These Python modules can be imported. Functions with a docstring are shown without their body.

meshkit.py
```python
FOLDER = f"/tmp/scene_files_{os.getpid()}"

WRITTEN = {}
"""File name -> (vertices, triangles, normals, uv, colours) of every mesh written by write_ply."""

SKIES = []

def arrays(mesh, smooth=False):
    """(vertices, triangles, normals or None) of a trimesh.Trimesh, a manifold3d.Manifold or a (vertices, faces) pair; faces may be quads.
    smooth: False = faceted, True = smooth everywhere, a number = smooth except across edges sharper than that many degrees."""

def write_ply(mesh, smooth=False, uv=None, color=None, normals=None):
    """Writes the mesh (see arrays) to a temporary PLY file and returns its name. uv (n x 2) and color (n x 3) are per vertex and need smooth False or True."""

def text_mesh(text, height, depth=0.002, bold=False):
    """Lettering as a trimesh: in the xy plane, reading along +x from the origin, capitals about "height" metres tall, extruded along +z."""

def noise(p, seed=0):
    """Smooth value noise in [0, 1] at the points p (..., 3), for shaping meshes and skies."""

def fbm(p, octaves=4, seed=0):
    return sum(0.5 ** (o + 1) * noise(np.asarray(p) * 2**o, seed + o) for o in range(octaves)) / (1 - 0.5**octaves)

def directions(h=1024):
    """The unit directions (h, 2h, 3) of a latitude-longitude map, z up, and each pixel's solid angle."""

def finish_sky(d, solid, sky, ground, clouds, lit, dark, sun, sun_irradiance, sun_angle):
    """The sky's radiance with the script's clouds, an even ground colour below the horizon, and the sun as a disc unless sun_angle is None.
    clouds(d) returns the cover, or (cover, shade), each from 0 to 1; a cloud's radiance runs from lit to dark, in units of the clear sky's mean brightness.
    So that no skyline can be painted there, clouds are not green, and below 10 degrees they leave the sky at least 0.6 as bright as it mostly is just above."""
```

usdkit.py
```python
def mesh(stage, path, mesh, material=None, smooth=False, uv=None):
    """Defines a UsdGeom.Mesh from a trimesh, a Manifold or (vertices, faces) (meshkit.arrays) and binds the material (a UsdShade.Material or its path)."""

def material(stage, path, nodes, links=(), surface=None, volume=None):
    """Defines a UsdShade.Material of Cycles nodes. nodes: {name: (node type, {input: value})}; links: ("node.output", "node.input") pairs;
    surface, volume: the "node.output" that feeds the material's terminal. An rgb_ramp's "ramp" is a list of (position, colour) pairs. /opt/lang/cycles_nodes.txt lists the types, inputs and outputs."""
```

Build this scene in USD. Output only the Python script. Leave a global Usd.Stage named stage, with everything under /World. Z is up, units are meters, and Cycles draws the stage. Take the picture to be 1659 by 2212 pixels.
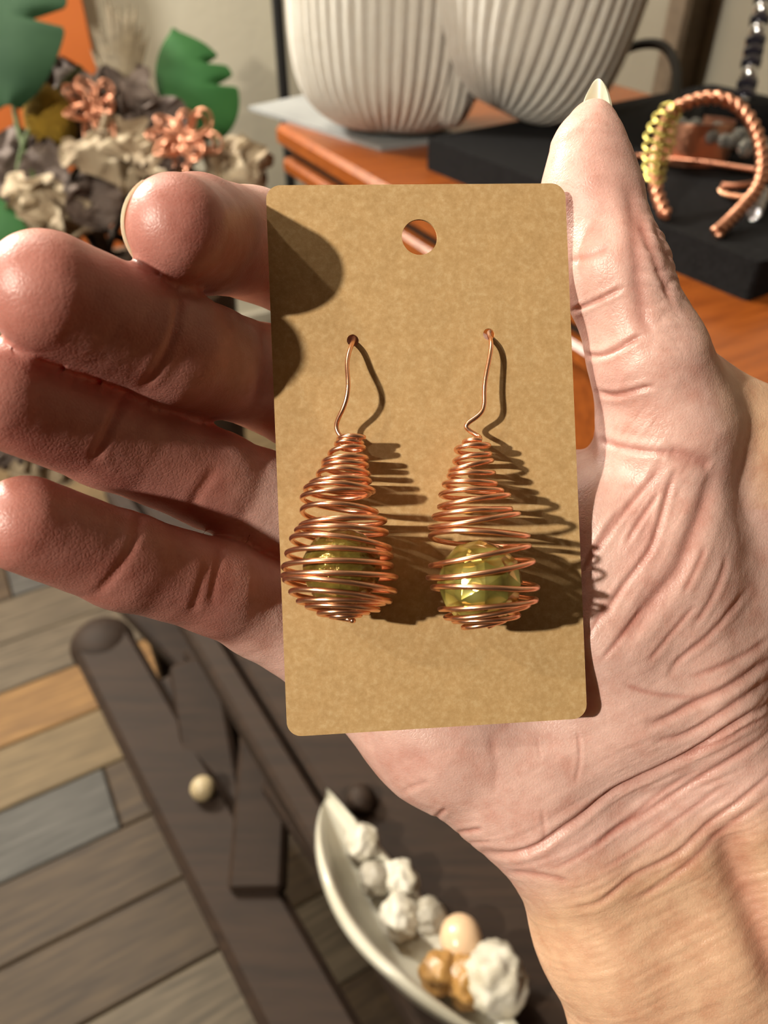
import math, random
import numpy as np, trimesh, usdkit, meshkit
from pxr import Usd, UsdGeom, UsdLux, UsdShade, Gf, Sdf, Vt
from shapely.geometry import Polygon, Point, box as sbox

stage = Usd.Stage.CreateInMemory()
UsdGeom.SetStageUpAxis(stage, 'Z'); UsdGeom.SetStageMetersPerUnit(stage, 1.0)
world = UsdGeom.Xform.Define(stage, '/World'); stage.SetDefaultPrim(world.GetPrim())
UsdGeom.Scope.Define(stage, '/World/Looks')
rng = np.random.default_rng(7); random.seed(7)

# ------------------------------------------------------------------ camera
F, CX, CY, PITCH, CAMZ = 1659.0, 829.5, 1106.0, math.radians(40), 0.95
SP, CP = math.sin(PITCH), math.cos(PITCH)
CAM = np.array([0, 0, CAMZ]); RT = np.array([1., 0, 0]); UP = np.array([0, SP, CP]); FW = np.array([0, CP, -SP])
cam = UsdGeom.Camera.Define(stage, '/World/camera')
m = Gf.Matrix4d(*RT, 0, *UP, 0, *(-FW), 0, *CAM, 1)
cam.AddTransformOp().Set(m)
cam.CreateHorizontalApertureAttr(26.0); cam.CreateVerticalApertureAttr(26.0 * 2212 / 1659)
cam.CreateFocalLengthAttr(26.0); cam.CreateFStopAttr(19.0); cam.CreateFocusDistanceAttr(0.127)
cam.CreateClippingRangeAttr(Gf.Vec2f(0.01, 100))
cam.CreateExposureAttr(0.0)

def c2w(p):                                    # camera coordinates in cm (right, up, forward) -> world in m
    p = np.asarray(p, float) / 100
    return CAM + p[..., :1] * RT + p[..., 1:2] * UP + p[..., 2:3] * FW
def pc(x, y, d):                               # a pixel and a depth (cm) -> camera coordinates (cm)
    return np.stack([(np.asarray(x, float) - CX) / F * d, -(np.asarray(y, float) - CY) / F * d, np.asarray(d, float) + 0 * np.asarray(x, float)], -1)
def at(x, y, d): return c2w(pc(x, y, d * 100.0))
def atz(x, y, z):                              # where the ray of a pixel meets the level z
    r = FW + (x - CX) / F * RT - (y - CY) / F * UP
    return CAM + r * ((z - CAMZ) / r[2])

# ------------------------------------------------------------------ light
def rgb(r, g, b):
    c = np.array([r, g, b]) / 255.0
    return tuple(0.66 * np.where(c <= 0.04045, c / 12.92, ((c + 0.055) / 1.055) ** 2.4))
def sphere_light(name, pos, r, power, col):
    l = UsdLux.SphereLight.Define(stage, '/World/' + name); l.CreateRadiusAttr(r)
    l.CreateIntensityAttr(power / (4 * math.pi * math.pi * r * r)); l.CreateColorAttr(Gf.Vec3f(*col)); l.AddTranslateOp().Set(Gf.Vec3d(*map(float, pos)))
    l.CreateNormalizeAttr(False)
WARM = (1.0, 0.91, 0.755)
sphere_light('lamp_bulb', c2w((-60, 10, -54)), 0.015, 60.0, WARM)
sphere_light('lamp_bulb_upper', c2w((-62, 42, -46)), 0.015, 9.0, WARM)
sphere_light('wall_sconce_bulb', (-1.05, 1.02, 1.55), 0.06, 112.0, (1.0, .96, .87))  # unseen lamp added to brighten the cream back wall
cl = UsdLux.RectLight.Define(stage, '/World/ceiling_panel_light')
cl.CreateWidthAttr(1.2); cl.CreateHeightAttr(.8); cl.CreateIntensityAttr(13); cl.CreateColorAttr(Gf.Vec3f(1.0, 0.92, 0.78)); cl.CreateNormalizeAttr(False)
cl.AddTranslateOp().Set(Gf.Vec3d(-0.95, 1.35, 2.44))

# ------------------------------------------------------------------ materials
def look(name, nodes, links, surface='p.BSDF'):
    return usdkit.material(stage, '/World/Looks/' + name, nodes, links, surface=surface)
def pbr(name, col, rough=0.5, metal=0.0, var=None, scale=20, bump=0.0, bscale=80, stretch=(1, 1, 1), detail=4, rot=(0, 0, 0), random_tone=0, **kw):
    n = {'tc': ('texture_coordinate', {}), 'mp': ('mapping', {'scale': stretch, 'rotation': rot}), 'p': ('principled_bsdf', {'base_color': col, 'roughness': rough, 'metallic': metal, **kw})}
    l = [('tc.object', 'mp.vector')]
    if var:
        n['nz'] = ('noise_texture', {'scale': scale, 'detail': detail, 'roughness': .6})
        n['rp'] = ('rgb_ramp', {'ramp': [(.3, col), (.7, var)]})
        l += [('mp.vector', 'nz.vector'), ('nz.fac', 'rp.fac')]
        out = 'rp.color'
        if random_tone:
            n['oi'] = ('object_info', {}); n['mr'] = ('map_range', {'from_min': 0, 'from_max': 1, 'to_min': 1 - random_tone, 'to_max': 1 + random_tone})
            n['hs'] = ('hsv', {}); l += [('oi.random', 'mr.value'), ('mr.result', 'hs.value'), (out, 'hs.color')]; out = 'hs.color'
        l += [(out, 'p.base_color')]
    if bump:
        n['bn'] = ('noise_texture', {'scale': bscale, 'detail': 5, 'roughness': .6}); n['bp'] = ('bump', {'strength': 1.0, 'distance': bump})
        l += [('mp.vector', 'bn.vector'), ('bn.fac', 'bp.height'), ('bp.normal', 'p.normal')]
    return look(name, n, l)

KRAFT = look('kraft_card', {'tc': ('texture_coordinate', {}), 'a': ('noise_texture', {'scale': 900, 'detail': 5, 'roughness': .7}), 'b': ('noise_texture', {'scale': 260, 'detail': 3}),
    'ra': ('rgb_ramp', {'ramp': [(.3, rgb(184, 148, 98)), (.5, rgb(196, 160, 110)), (.7, rgb(210, 178, 130))]}), 'rb': ('rgb_ramp', {'ramp': [(.35, (.97, .968, .96)), (.65, (1.03, 1.025, 1.02))]}),
    'mx': ('mix', {'mix_type': 'multiply', 'fac': 1.0}), 'bp': ('bump', {'distance': .00006, 'strength': .6}), 'p': ('principled_bsdf', {'roughness': .75, 'specular_ior_level': .25})},
    [('tc.object', 'a.vector'), ('tc.object', 'b.vector'), ('a.fac', 'ra.fac'), ('b.fac', 'rb.fac'), ('ra.color', 'mx.color1'), ('rb.color', 'mx.color2'), ('mx.color', 'p.base_color'), ('a.fac', 'bp.height'), ('bp.normal', 'p.normal')])
COPPER = pbr('copper_wire', (.94, .52, .33), .27, 1.0)
COPPER_OLD = pbr('copper_dull', (.62, .30, .19), .32, 1.0)
GOLDW = pbr('brass_wire', (.56, .48, .15), .25, 1.0)
SILVER = pbr('silver', (.85, .86, .9), .2, 1.0)
BEAD2 = pbr('amber_bead_shaded', (.12, .07, .01), .12, .6, (.30, .24, .05), 400, .0003, 400, coat_weight=.7)  # left bead, its colour darkened for the shade inside the cage
BEAD = look('olive_gold_bead', {'tc': ('texture_coordinate', {}), 'v': ('voronoi_texture', {'scale': 330, 'feature': 'f1'}), 'rp': ('rgb_ramp', {'ramp': [(0.0, (.70, .66, .22)), (.5, (.42, .36, .08)), (1.0, (.13, .09, .02))]}),
    'n': ('noise_texture', {'scale': 500}), 'bp': ('bump', {'distance': .0004, 'strength': .8}), 'p': ('principled_bsdf', {'roughness': .16, 'metallic': .75, 'coat_weight': .6})},
    [('tc.object', 'v.vector'), ('tc.object', 'n.vector'), ('v.distance', 'rp.fac'), ('rp.color', 'p.base_color'), ('v.distance', 'bp.height'), ('bp.normal', 'p.normal')])
SKIN = look('skin', {'tc': ('texture_coordinate', {}), 'c': ('attribute', {'attribute': 'skintone'}),
    'nm': ('noise_texture', {'scale': 190, 'detail': 5, 'roughness': .65}), 'rm': ('rgb_ramp', {'ramp': [(.32, (.88, .74, .70)), (.52, (1.0, .97, .96)), (.7, (1.10, 1.10, 1.10))]}), 'mx': ('mix', {'mix_type': 'multiply', 'fac': .9}),
    'v': ('voronoi_texture', {'scale': 1500, 'feature': 'distance_to_edge'}), 'rv': ('map_range', {'from_min': 0, 'from_max': .25, 'to_min': 0, 'to_max': 1, 'clamp': True}),
    'n': ('noise_texture', {'scale': 2200, 'detail': 3}), 'ad': ('math', {'math_type': 'multiply_add', 'value2': .6}), 'bp': ('bump', {'distance': .000035, 'strength': .9}),
    'p': ('principled_bsdf', {'roughness': .43, 'specular_ior_level': .45, 'subsurface_weight': .15, 'subsurface_scale': .002, 'subsurface_radius': (1.0, .35, .2)})},
    [('tc.object', 'nm.vector'), ('nm.fac', 'rm.fac'), ('c.color', 'mx.color1'), ('rm.color', 'mx.color2'), ('mx.color', 'p.base_color'), ('tc.object', 'v.vector'), ('tc.object', 'n.vector'), ('v.distance', 'rv.value'), ('rv.result', 'ad.value1'), ('n.fac', 'ad.value3'), ('ad.value', 'bp.height'), ('bp.normal', 'p.normal')])
NAIL = pbr('nail', rgb(222, 205, 180), .3, 0, subsurface_weight=.3, subsurface_scale=.002)
WALLM = pbr('cream_wall', rgb(243, 236, 214), .8, 0, rgb(239, 231, 207), 3, .0006, 60)
SHADEW = pbr('shaded_wall', rgb(152, 144, 126), .8, 0, rgb(142, 134, 116), 3, .0006, 60)  # right wall with its shade put into the colour
CEILM = pbr('ceiling_toned_down', rgb(120, 104, 84), .9)  # unseen ceiling, toned down so less light bounces
BASEM = pbr('baseboard_white', rgb(205, 196, 176), .5)
def wood(name, a, b, rough, sc=9, stretch=(1.2, 14, 14), bump=.0004, **kw): return pbr(name, a, rough, 0, b, sc, bump, sc * 2, stretch, 6, **{'specular_ior_level': .3, **kw})
ORANGE = wood('orange_wood', rgb(136, 66, 22), rgb(178, 96, 36), .32, coat_weight=.3, coat_roughness=.2)
DARKW = wood('dark_brown_wood', rgb(40, 27, 18), rgb(60, 42, 29), .7)
PLANKS = [wood('plank_grey', rgb(76, 66, 52), rgb(122, 108, 88), .6), wood('plank_slate', rgb(66, 64, 60), rgb(104, 101, 95), .6), wood('plank_tan', rgb(112, 80, 44), rgb(164, 124, 72), .6), wood('plank_umber', rgb(56, 43, 30), rgb(94, 76, 54), .6), wood('plank_oat', rgb(100, 84, 58), rgb(142, 120, 86), .6)]
FOAM = pbr('black_foam', rgb(11, 10, 10), .95, 0, rgb(34, 33, 35), 400, .0012, 350, specular_ior_level=.15)
SLATE = pbr('grey_sheet', rgb(150, 152, 152), .6, 0, rgb(176, 178, 178), 12)
KNIT = pbr('white_knit', rgb(247, 242, 232), .95, 0, rgb(240, 232, 218), 120, .0012, 450, sheen_weight=.3)
BLACKM = pbr('black_metal', rgb(34, 34, 36), .45)
CORDM = pbr('black_cord', rgb(30, 26, 22), .7)
BROWNF = pbr('brown_chair_wood', rgb(96, 80, 60), .6, 0, rgb(118, 100, 78), 8, .0005, 30, (1, 8, 8))
LEAFG = pbr('monstera_green', rgb(34, 84, 38), .7, 0, rgb(48, 98, 46), 14, specular_ior_level=.15)
LEAFG2 = pbr('monstera_blue_green', rgb(32, 62, 38), .75, 0, rgb(46, 76, 48), 14, specular_ior_level=.1)
DRY = pbr('dried_oak_leaf', rgb(206, 188, 158), .8, 0, rgb(168, 144, 116), 40)
TAUPE = pbr('taupe_dried_leaf', rgb(134, 116, 106), .8, 0, rgb(98, 84, 78), 40)
GRASS = pbr('dried_grass', rgb(136, 120, 94), .85, 0, rgb(108, 94, 70), 60)
MUSTARD = pbr('mustard_flower', rgb(188, 150, 42), .9, 0, rgb(150, 116, 24), 90, .002, 300)
STEMG = pbr('green_stem', rgb(96, 112, 62), .7)
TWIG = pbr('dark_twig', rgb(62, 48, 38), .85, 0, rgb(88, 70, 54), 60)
ORANGEP = pbr('orange_paint', rgb(236, 128, 58), .6, 0, rgb(226, 118, 50), 6)
SHELLO = pbr('white_glazed_shell', rgb(232, 228, 212), .25, 0, rgb(216, 210, 188), 20, coat_weight=.5)
STONEW = pbr('white_stone', rgb(228, 224, 212), .45, 0, rgb(196, 184, 156), 60, .001, 120)
STONEA = pbr('amber_stone', rgb(190, 146, 84), .35, 0, rgb(150, 104, 52), 60)
STONEP = pbr('peach_bead', rgb(240, 204, 166), .25)
STONEG = pbr('grey_stone', rgb(150, 142, 126), .5, 0, rgb(180, 172, 156), 60)
GLASSD = pbr('dark_glass_bead', rgb(62, 60, 74), .08, .4, coat_weight=1.0)
GLASSC = pbr('smoky_crystal', rgb(150, 148, 142), .06, 0, transmission_weight=.7, coat_weight=1.0)
KNOBM = pbr('pale_dowel', rgb(196, 176, 138), .5)
POTM = pbr('woven_basket', rgb(108, 84, 60), .8, 0, rgb(78, 58, 40), 30, .003, 90, (1, 1, 6))

# ------------------------------------------------------------------ helpers
used = {}
def numbered(path):
    k = used.get(path, 0); used[path] = k + 1
    return path if k == 0 else f'{path}_{k:03d}'
def tag(p, label=None, cat=None, group=None, kind=None):
    for k, v in (('label', label), ('category', cat), ('group', group), ('kind', kind)):
        if v: p.SetCustomDataByKey(k, v)
    return p
class Thing:
    def __init__(s, name, label=None, cat=None, loc=(0, 0, 0), rotz=0, group=None, kind=None):
        s.path = numbered('/World/' + name); s.loc = np.array(loc, float); s.rz = rotz
        x = UsdGeom.Xform.Define(stage, s.path); x.AddTranslateOp().Set(Gf.Vec3d(*map(float, loc)))
        if rotz: x.AddRotateZOp().Set(math.degrees(rotz))
        s.prim = tag(x.GetPrim(), label, cat, group, kind)
    def part(s, name, mesh, mat, parent=None, smooth=40, label=None, kind=None, local=False):
        """mesh in world coordinates unless local"""
        v, f, n = meshkit.arrays(mesh)
        if not local:
            v = v - s.loc; c, q = math.cos(-s.rz), math.sin(-s.rz)
            v = np.stack([c * v[:, 0] - q * v[:, 1], q * v[:, 0] + c * v[:, 1], v[:, 2]], 1)
        p = numbered((parent or s.path) + '/' + name)
        usdkit.mesh(stage, p, (v, f), mat, smooth)
        tag(stage.GetPrimAtPath(p), label, None, None, kind)
        return p
def solo(name, mesh, mat, label, cat, smooth=40, group=None, kind=None):
    """a thing that is one mesh, its Xform at the base"""
    v, f, _ = meshkit.arrays(mesh); loc = np.array([*(v.min(0) + v.max(0))[:2] / 2, v[:, 2].min()])
    p = numbered('/World/' + name); mm = usdkit.mesh(stage, p, (v - loc, f), mat, smooth); mm.AddTranslateOp().Set(Gf.Vec3d(*map(float, loc)))
    return tag(mm.GetPrim(), label, cat, group, kind)

def fix(v, f):
    t = trimesh.Trimesh(v, f, process=False)
    if t.volume < 0: t.faces = t.faces[:, ::-1]
    return t
def tube(P, r, n=10, cap=True):
    P = np.asarray(P, float); k = len(P); r = np.broadcast_to(np.asarray(r, float), (k,))
    T = np.gradient(P, axis=0); T /= np.linalg.norm(T, axis=1, keepdims=True) + 1e-12
    a = np.cross(T[0], [0.31, 0.52, 0.79]); a /= np.linalg.norm(a); A = [a]
    for i in range(1, k):
        a = A[-1] - T[i] * (A[-1] @ T[i]); A.append(a / (np.linalg.norm(a) + 1e-12))
    A = np.array(A); B = np.cross(T, A); th = np.arange(n) * 2 * np.pi / n
    V = P[:, None] + r[:, None, None] * (np.cos(th)[None, :, None] * A[:, None] + np.sin(th)[None, :, None] * B[:, None])
    i, j = np.meshgrid(np.arange(k - 1), np.arange(n), indexing='ij'); j2 = (j + 1) % n
    q = np.stack([i * n + j, i * n + j2, (i + 1) * n + j2, (i + 1) * n + j], -1).reshape(-1, 4)
    F_ = [q[:, [0, 1, 2]], q[:, [0, 2, 3]]]; V = V.reshape(-1, 3)
    if cap:
        V = np.vstack([V, P[0] - T[0] * r[0] * .5, P[-1] + T[-1] * r[-1] * .5]); jj = np.arange(n); e = (k - 1) * n
        F_ += [np.stack([(jj + 1) % n, jj, 0 * jj + k * n], 1), np.stack([e + jj, e + (jj + 1) % n, 0 * jj + k * n + 1], 1)]
    return fix(V, np.vstack(F_))
def spline(P, n=60):
    from scipy.interpolate import CubicSpline
    P = np.asarray(P, float); s = np.r_[0, np.cumsum(np.linalg.norm(np.diff(P, axis=0), axis=1))]
    return CubicSpline(s, P)(np.linspace(0, s[-1], n))
def bbox(lo, hi, bev=.002):
    lo, hi = np.array(lo, float), np.array(hi, float); c, h = (lo + hi) / 2, (hi - lo) / 2; b = min(bev, h.min() * .45)
    pts = []
    for s in np.ndindex(2, 2, 2):
        g = np.array(s) * 2 - 1
        for k in range(3):
            q = g * (h - b); q[k] = g[k] * h[k]; pts.append(q)
    t = trimesh.convex.convex_hull(np.array(pts)); t.apply_translation(c); return t
def bar(a, b, w, t, up=(0, 0, 1), bev=.002):
    """a bevelled board from a to b, w wide, t thick"""
    a, b = np.array(a, float), np.array(b, float); L = np.linalg.norm(b - a); x = (b - a) / L
    y = np.cross(up, x); y /= np.linalg.norm(y); z = np.cross(x, y)
    m_ = bbox((0, -w / 2, -t / 2), (L, w / 2, t / 2), bev); M = np.eye(4); M[:3, 0], M[:3, 1], M[:3, 2], M[:3, 3] = x, y, z, a
    m_.apply_transform(M); return m_
def ball(c, r, sub=3, jitter=0, seed=0, sc=(1, 1, 1)):
    t = trimesh.creation.icosphere(sub, 1.0); v = t.vertices
    if jitter: v = v * (1 + jitter * (meshkit.fbm(v * 2.2 + seed * 7.1, 3, seed) - .5)[:, None] * 2)
    t.vertices = v * r * np.array(sc) + np.array(c); return t
cat_ = trimesh.util.concatenate

TH = math.radians(29.0); E1 = np.array([math.cos(TH), math.sin(TH), 0]); E2 = np.array([-math.sin(TH), math.cos(TH), 0])
def room(a, b, z): return a * E1 + b * E2 + np.array([0, 0, z])
def roombox(lo, hi, bev=.002):
    t = bbox(lo, hi, bev); M = np.eye(4); M[:3, 0], M[:3, 1] = E1, E2; t.apply_transform(M); return t
def toroom(p): return np.array([p @ E1, p @ E2, p[2]])

# ------------------------------------------------------------------ the room
A0, A1, B0, B1, HZ = -2.2, 0.95, -2.0, 1.75, 2.5
fl = Thing('floor', 'weathered mixed-tone wood plank floor', None, (0, 0, 0), TH, kind='structure')
fl.part('subfloor', bbox((A0, B0, -.05), (A1, B1, -.008), .001), DARKW, local=True, smooth=False)
PW = .100; row = 0; b = B0
SEQ = [1, 0, 3, 2, 4, 0, 1, 3, 0, 2, 4, 3]
while b < B1 - .01:
    a = A0 - rng.uniform(0, .9)
    while a < A1:
        L = rng.uniform(.8, 1.3); lo, hi = max(a, A0), min(a + L, A1)
        if hi - lo > .02:
            k = SEQ[(row * 5 + int(rng.integers(0, 3))) % len(SEQ)]
            fl.part('plank', bbox((lo + .0012, b + .0012, -.008), (hi - .0012, min(b + PW, B1) - .0012, rng.uniform(-.0004, .0006)), .0025), PLANKS[k], local=True, smooth=False)
        a += L
    b += PW; row += 1
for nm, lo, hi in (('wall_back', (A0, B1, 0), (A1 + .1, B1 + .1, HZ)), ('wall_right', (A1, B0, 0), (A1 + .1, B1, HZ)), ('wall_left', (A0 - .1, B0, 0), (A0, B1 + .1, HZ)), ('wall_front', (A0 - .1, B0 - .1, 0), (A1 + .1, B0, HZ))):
    solo(nm, roombox(lo, hi, .001), WALLM if nm == 'wall_back' else SHADEW if nm == 'wall_right' else DARKW, ('cream painted ' if nm == 'wall_back' else 'shade darkened ' if nm == 'wall_right' else 'unseen light absorbing dark ') + nm.replace('_', ' '), None, False, kind='structure')  # unseen left and front walls kept dark to absorb bounce light
solo('ceiling', roombox((A0 - .1, B0 - .1, HZ), (A1 + .1, B1 + .1, HZ + .1), .001), CEILM, 'unseen brown ceiling toned down against bounce light', None, False, kind='structure')
solo('baseboard_back', roombox((A0, B1 - .015, 0), (A1, B1, .09), .004), BASEM, 'painted baseboard along the cream back wall', None, False, kind='structure')

# slim black upright at the wall
p0 = toroom(at(606, 100, 1.56))
solo('black_pole', roombox((p0[0] - .0105, p0[1] - .008, 0), (p0[0] + .0105, p0[1] + .008, 1.5), .003), BLACKM, 'slim black upright pole standing against the cream wall behind the table', 'pole')
# orange board at the wall
p0 = toroom(at(168, 80, 1.50))
ob = Thing('orange_board', 'bright orange painted board standing behind the dried flowers', 'board', room(p0[0] - .35, B1 - .06, 0))
ob.part('panel', roombox((p0[0] - .62, B1 - .06, 0.0), (p0[0], B1 - .035, 1.25), .003), ORANGEP, smooth=False)
ob.part('back_frame', roombox((p0[0] - .60, B1 - .035, 0.0), (p0[0] - .02, B1 - .016, 1.2), .003), BASEM, smooth=False)

# ------------------------------------------------------------------ the table
TZ = .738
c0 = toroom(atz(592, 266, TZ)); ta, tb = c0[0], c0[1]            # front left corner; the front runs along -E2 towards the camera
tt = Thing('wooden_table', 'orange varnished wooden table with moulded edge under the jewellery', 'table', room(ta + .3, tb - .7, 0), TH)
def slab(z0, z1, out, bev): return roombox((ta - out, tb - 1.35, z0), (ta + .46, tb + out, z1), bev)
tt.part('table_top', slab(TZ - .022, TZ, 0, .008), ORANGE, smooth=False)
tt.part('moulding', slab(TZ - .034, TZ - .022, -.012, .004), DARKW, smooth=False)
tt.part('moulding', slab(TZ - .05, TZ - .034, -.004, .007), ORANGE, smooth=False)
tt.part('apron', slab(TZ - .16, TZ - .05, -.022, .003), ORANGE, smooth=False)
tt.part('bottom_bead', slab(TZ - .172, TZ - .16, -.012, .005), ORANGE, smooth=False)
for (u, w) in ((ta + .03, tb - .06), (ta + .03, tb - 1.32), (ta + .39, tb - .06), (ta + .39, tb - 1.32)):
    tt.part('leg', roombox((u, w, 0), (u + .05, w + .05, TZ - .172), .006), ORANGE, smooth=False)
# grey sheet under the knit
q = [atz(x, y, TZ + .001) for x, y in ((541, 236), (822, 322), (990, 300), (760, 190))]
pl = Polygon([tuple(p[:2]) for p in q]).buffer(.004).buffer(-.002)
sh = trimesh.creation.extrude_polygon(pl, .004, engine='earcut'); sh.apply_translation((0, 0, TZ))
solo('grey_sheet', sh, SLATE, 'thin grey slate sheet lying under the white knit at the table corner', 'sheet', False)

# foam block
FZ = TZ + .026
a_, b_ = atz(921, 298, FZ), atz(1643, 567, FZ); ud = (b_ - a_) / np.linalg.norm(b_ - a_); vd = np.array([-ud[1], ud[0], 0])
def foam(a, b, back, z0, z1):
    pg = Polygon([tuple(x[:2]) for x in (a, b, b + vd * back, a + vd * back)]).buffer(-.004).buffer(.004, quad_segs=3)
    t = trimesh.creation.extrude_polygon(pg, z1 - z0, engine='earcut'); t.apply_translation((0, 0, z0)); return t
solo('foam_pad', foam(a_, b_, .40, TZ, FZ), FOAM, 'flat black foam display pad under the copper bracelets', 'display pad', 30)

# ------------------------------------------------------------------ white knit turban
def knit_lobe(c, rx, ry, rz, nr, pole, sq=1.0, seed=0, depth=.05):
    nl, nt = nr * 10, 70
    lon, t = np.meshgrid(np.linspace(0, 2 * np.pi, nl, endpoint=False), np.linspace(.02, np.pi - .02, nt), indexing='ij')
    R_ = 1 + depth * (np.abs(np.sin(lon * nr / 2)) ** .7 - .5) * np.sin(t) ** .35
    R_ *= 1 + .05 * (meshkit.fbm(np.stack([np.cos(lon) * np.sin(t), np.sin(lon) * np.sin(t), np.cos(t)], -1) * 1.6 + seed, 2, seed) - .5)
    p = np.stack([R_ * np.sin(t) ** sq * np.cos(lon), R_ * np.sin(t) ** sq * np.sin(lon), R_ * np.sign(np.cos(t)) * np.abs(np.cos(t)) ** sq], -1)
    z = np.array(pole, float) / np.linalg.norm(pole); x = np.cross([0, 1, 0], z); x /= np.linalg.norm(x); y = np.cross(z, x)
    p = (p[..., :1] * x + p[..., 1:2] * y + p[..., 2:] * z) * np.array([rx, ry, rz]) + np.array(c)
    i, j = np.meshgrid(np.arange(nl), np.arange(nt - 1), indexing='ij'); i2 = (i + 1) % nl
    qd = np.stack([i * nt + j, i2 * nt + j, i2 * nt + j + 1, i * nt + j + 1], -1).reshape(-1, 4)
    k = np.arange(nl); k2 = (k + 1) % nl; top, bot = 0 * k + nl * nt, 0 * k + nl * nt + 1
    V = np.vstack([p.reshape(-1, 3), p[:, 0].mean(0), p[:, -1].mean(0)])
    return fix(V, np.vstack([qd[:, [0, 1, 2]], qd[:, [0, 2, 3]], np.stack([k2 * nt, k * nt, top], 1), np.stack([k * nt + nt - 1, k2 * nt + nt - 1, bot], 1)]))
kt = Thing('knit_turban', 'cream ribbed knit turban with a pinched front standing on the grey sheet', 'hat', [*at(985, 280, .80)[:2], TZ + .004])
kb = atz(850, 276, TZ + .006); kc = atz(1142, 248, FZ + .002)
fsoft = foam(a_ - ud * .001 - vd * .001, b_, .402, TZ - .01, FZ + .001)
clear = lambda t: trimesh.boolean.difference([t, fsoft], engine='manifold')   # the soft knit gives way to the foam edge
kt.part('left_fold', clear(knit_lobe(kb + [0, 0, .130], .099, .085, .130, 52, (.04, .10, 1), .62, 3)), KNIT, smooth=True)
kt.part('right_fold', clear(knit_lobe(kc + [0, 0, .142], .096, .085, .142, 46, (.30, .1, 1), .7, 5)), KNIT, smooth=True)
kt.part('centre_knot', knit_lobe(at(968, 125, .722), .030, .034, .058, 18, (.15, .1, 1), .8, 9, .09), KNIT, smooth=True)

# ------------------------------------------------------------------ brown chair behind, cord, beads
PL = lambda pts: np.array([at(*p) for p in pts])
ch = Thing('brown_chair', 'brown wooden chair back standing behind the table at the right', 'chair', [*at(1500, 300, .98)[:2], 0])
u0 = toroom(at(1478, 60, 1.02)); 
ch.part('back_post', roombox((u0[0] - .022, u0[1] - .02, 0), (u0[0] + .03, u0[1] + .02, 1.0), .006), BROWNF, smooth=False)
ch.part('back_rail', roombox((u0[0] - .02, u0[1] - .30, .62), (u0[0] + .02, u0[1] + .0, .715), .006), BROWNF, smooth=False)
ch.part('back_post', roombox((u0[0] - .022, u0[1] - .34, 0), (u0[0] + .03, u0[1] - .30, 1.0), .006), BROWNF, smooth=False)
solo('cable', tube(spline(PL([(1330, 120, .76), (1385, 96, .76), (1428, 98, .75), (1455, 130, .74), (1462, 175, .73), (1455, 235, .715)]), 50), .0045, 10), CORDM, 'black cable looping out from behind the white knit onto the foam', 'cable')

# ------------------------------------------------------------------ bracelets
def rope(P, r, pitch, strands=2, n=8):
    P = np.asarray(P); s = np.r_[0, np.cumsum(np.linalg.norm(np.diff(P, axis=0), axis=1))]
    T = np.gradient(P, axis=0); T /= np.linalg.norm(T, axis=1, keepdims=True); a = np.cross(T[0], [.3, .5, .8]); a /= np.linalg.norm(a); A = [a]
    for i in range(1, len(P)):
        a = A[-1] - T[i] * (A[-1] @ T[i]); A.append(a / np.linalg.norm(a))
    A = np.array(A); B = np.cross(T, A); out = []
    for k in range(strands):
        th = 2 * np.pi * (s / pitch + k / strands)
        out.append(tube(P + r * (np.cos(th)[:, None] * A + np.sin(th)[:, None] * B), r * 1.02, n))
    return out
p1, p2 = atz(1440, 468, FZ + .004), atz(1548, 503, FZ + .004)
D1 = float((p1 - CAM) @ FW); D2 = float((p2 - CAM) @ FW)
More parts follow.
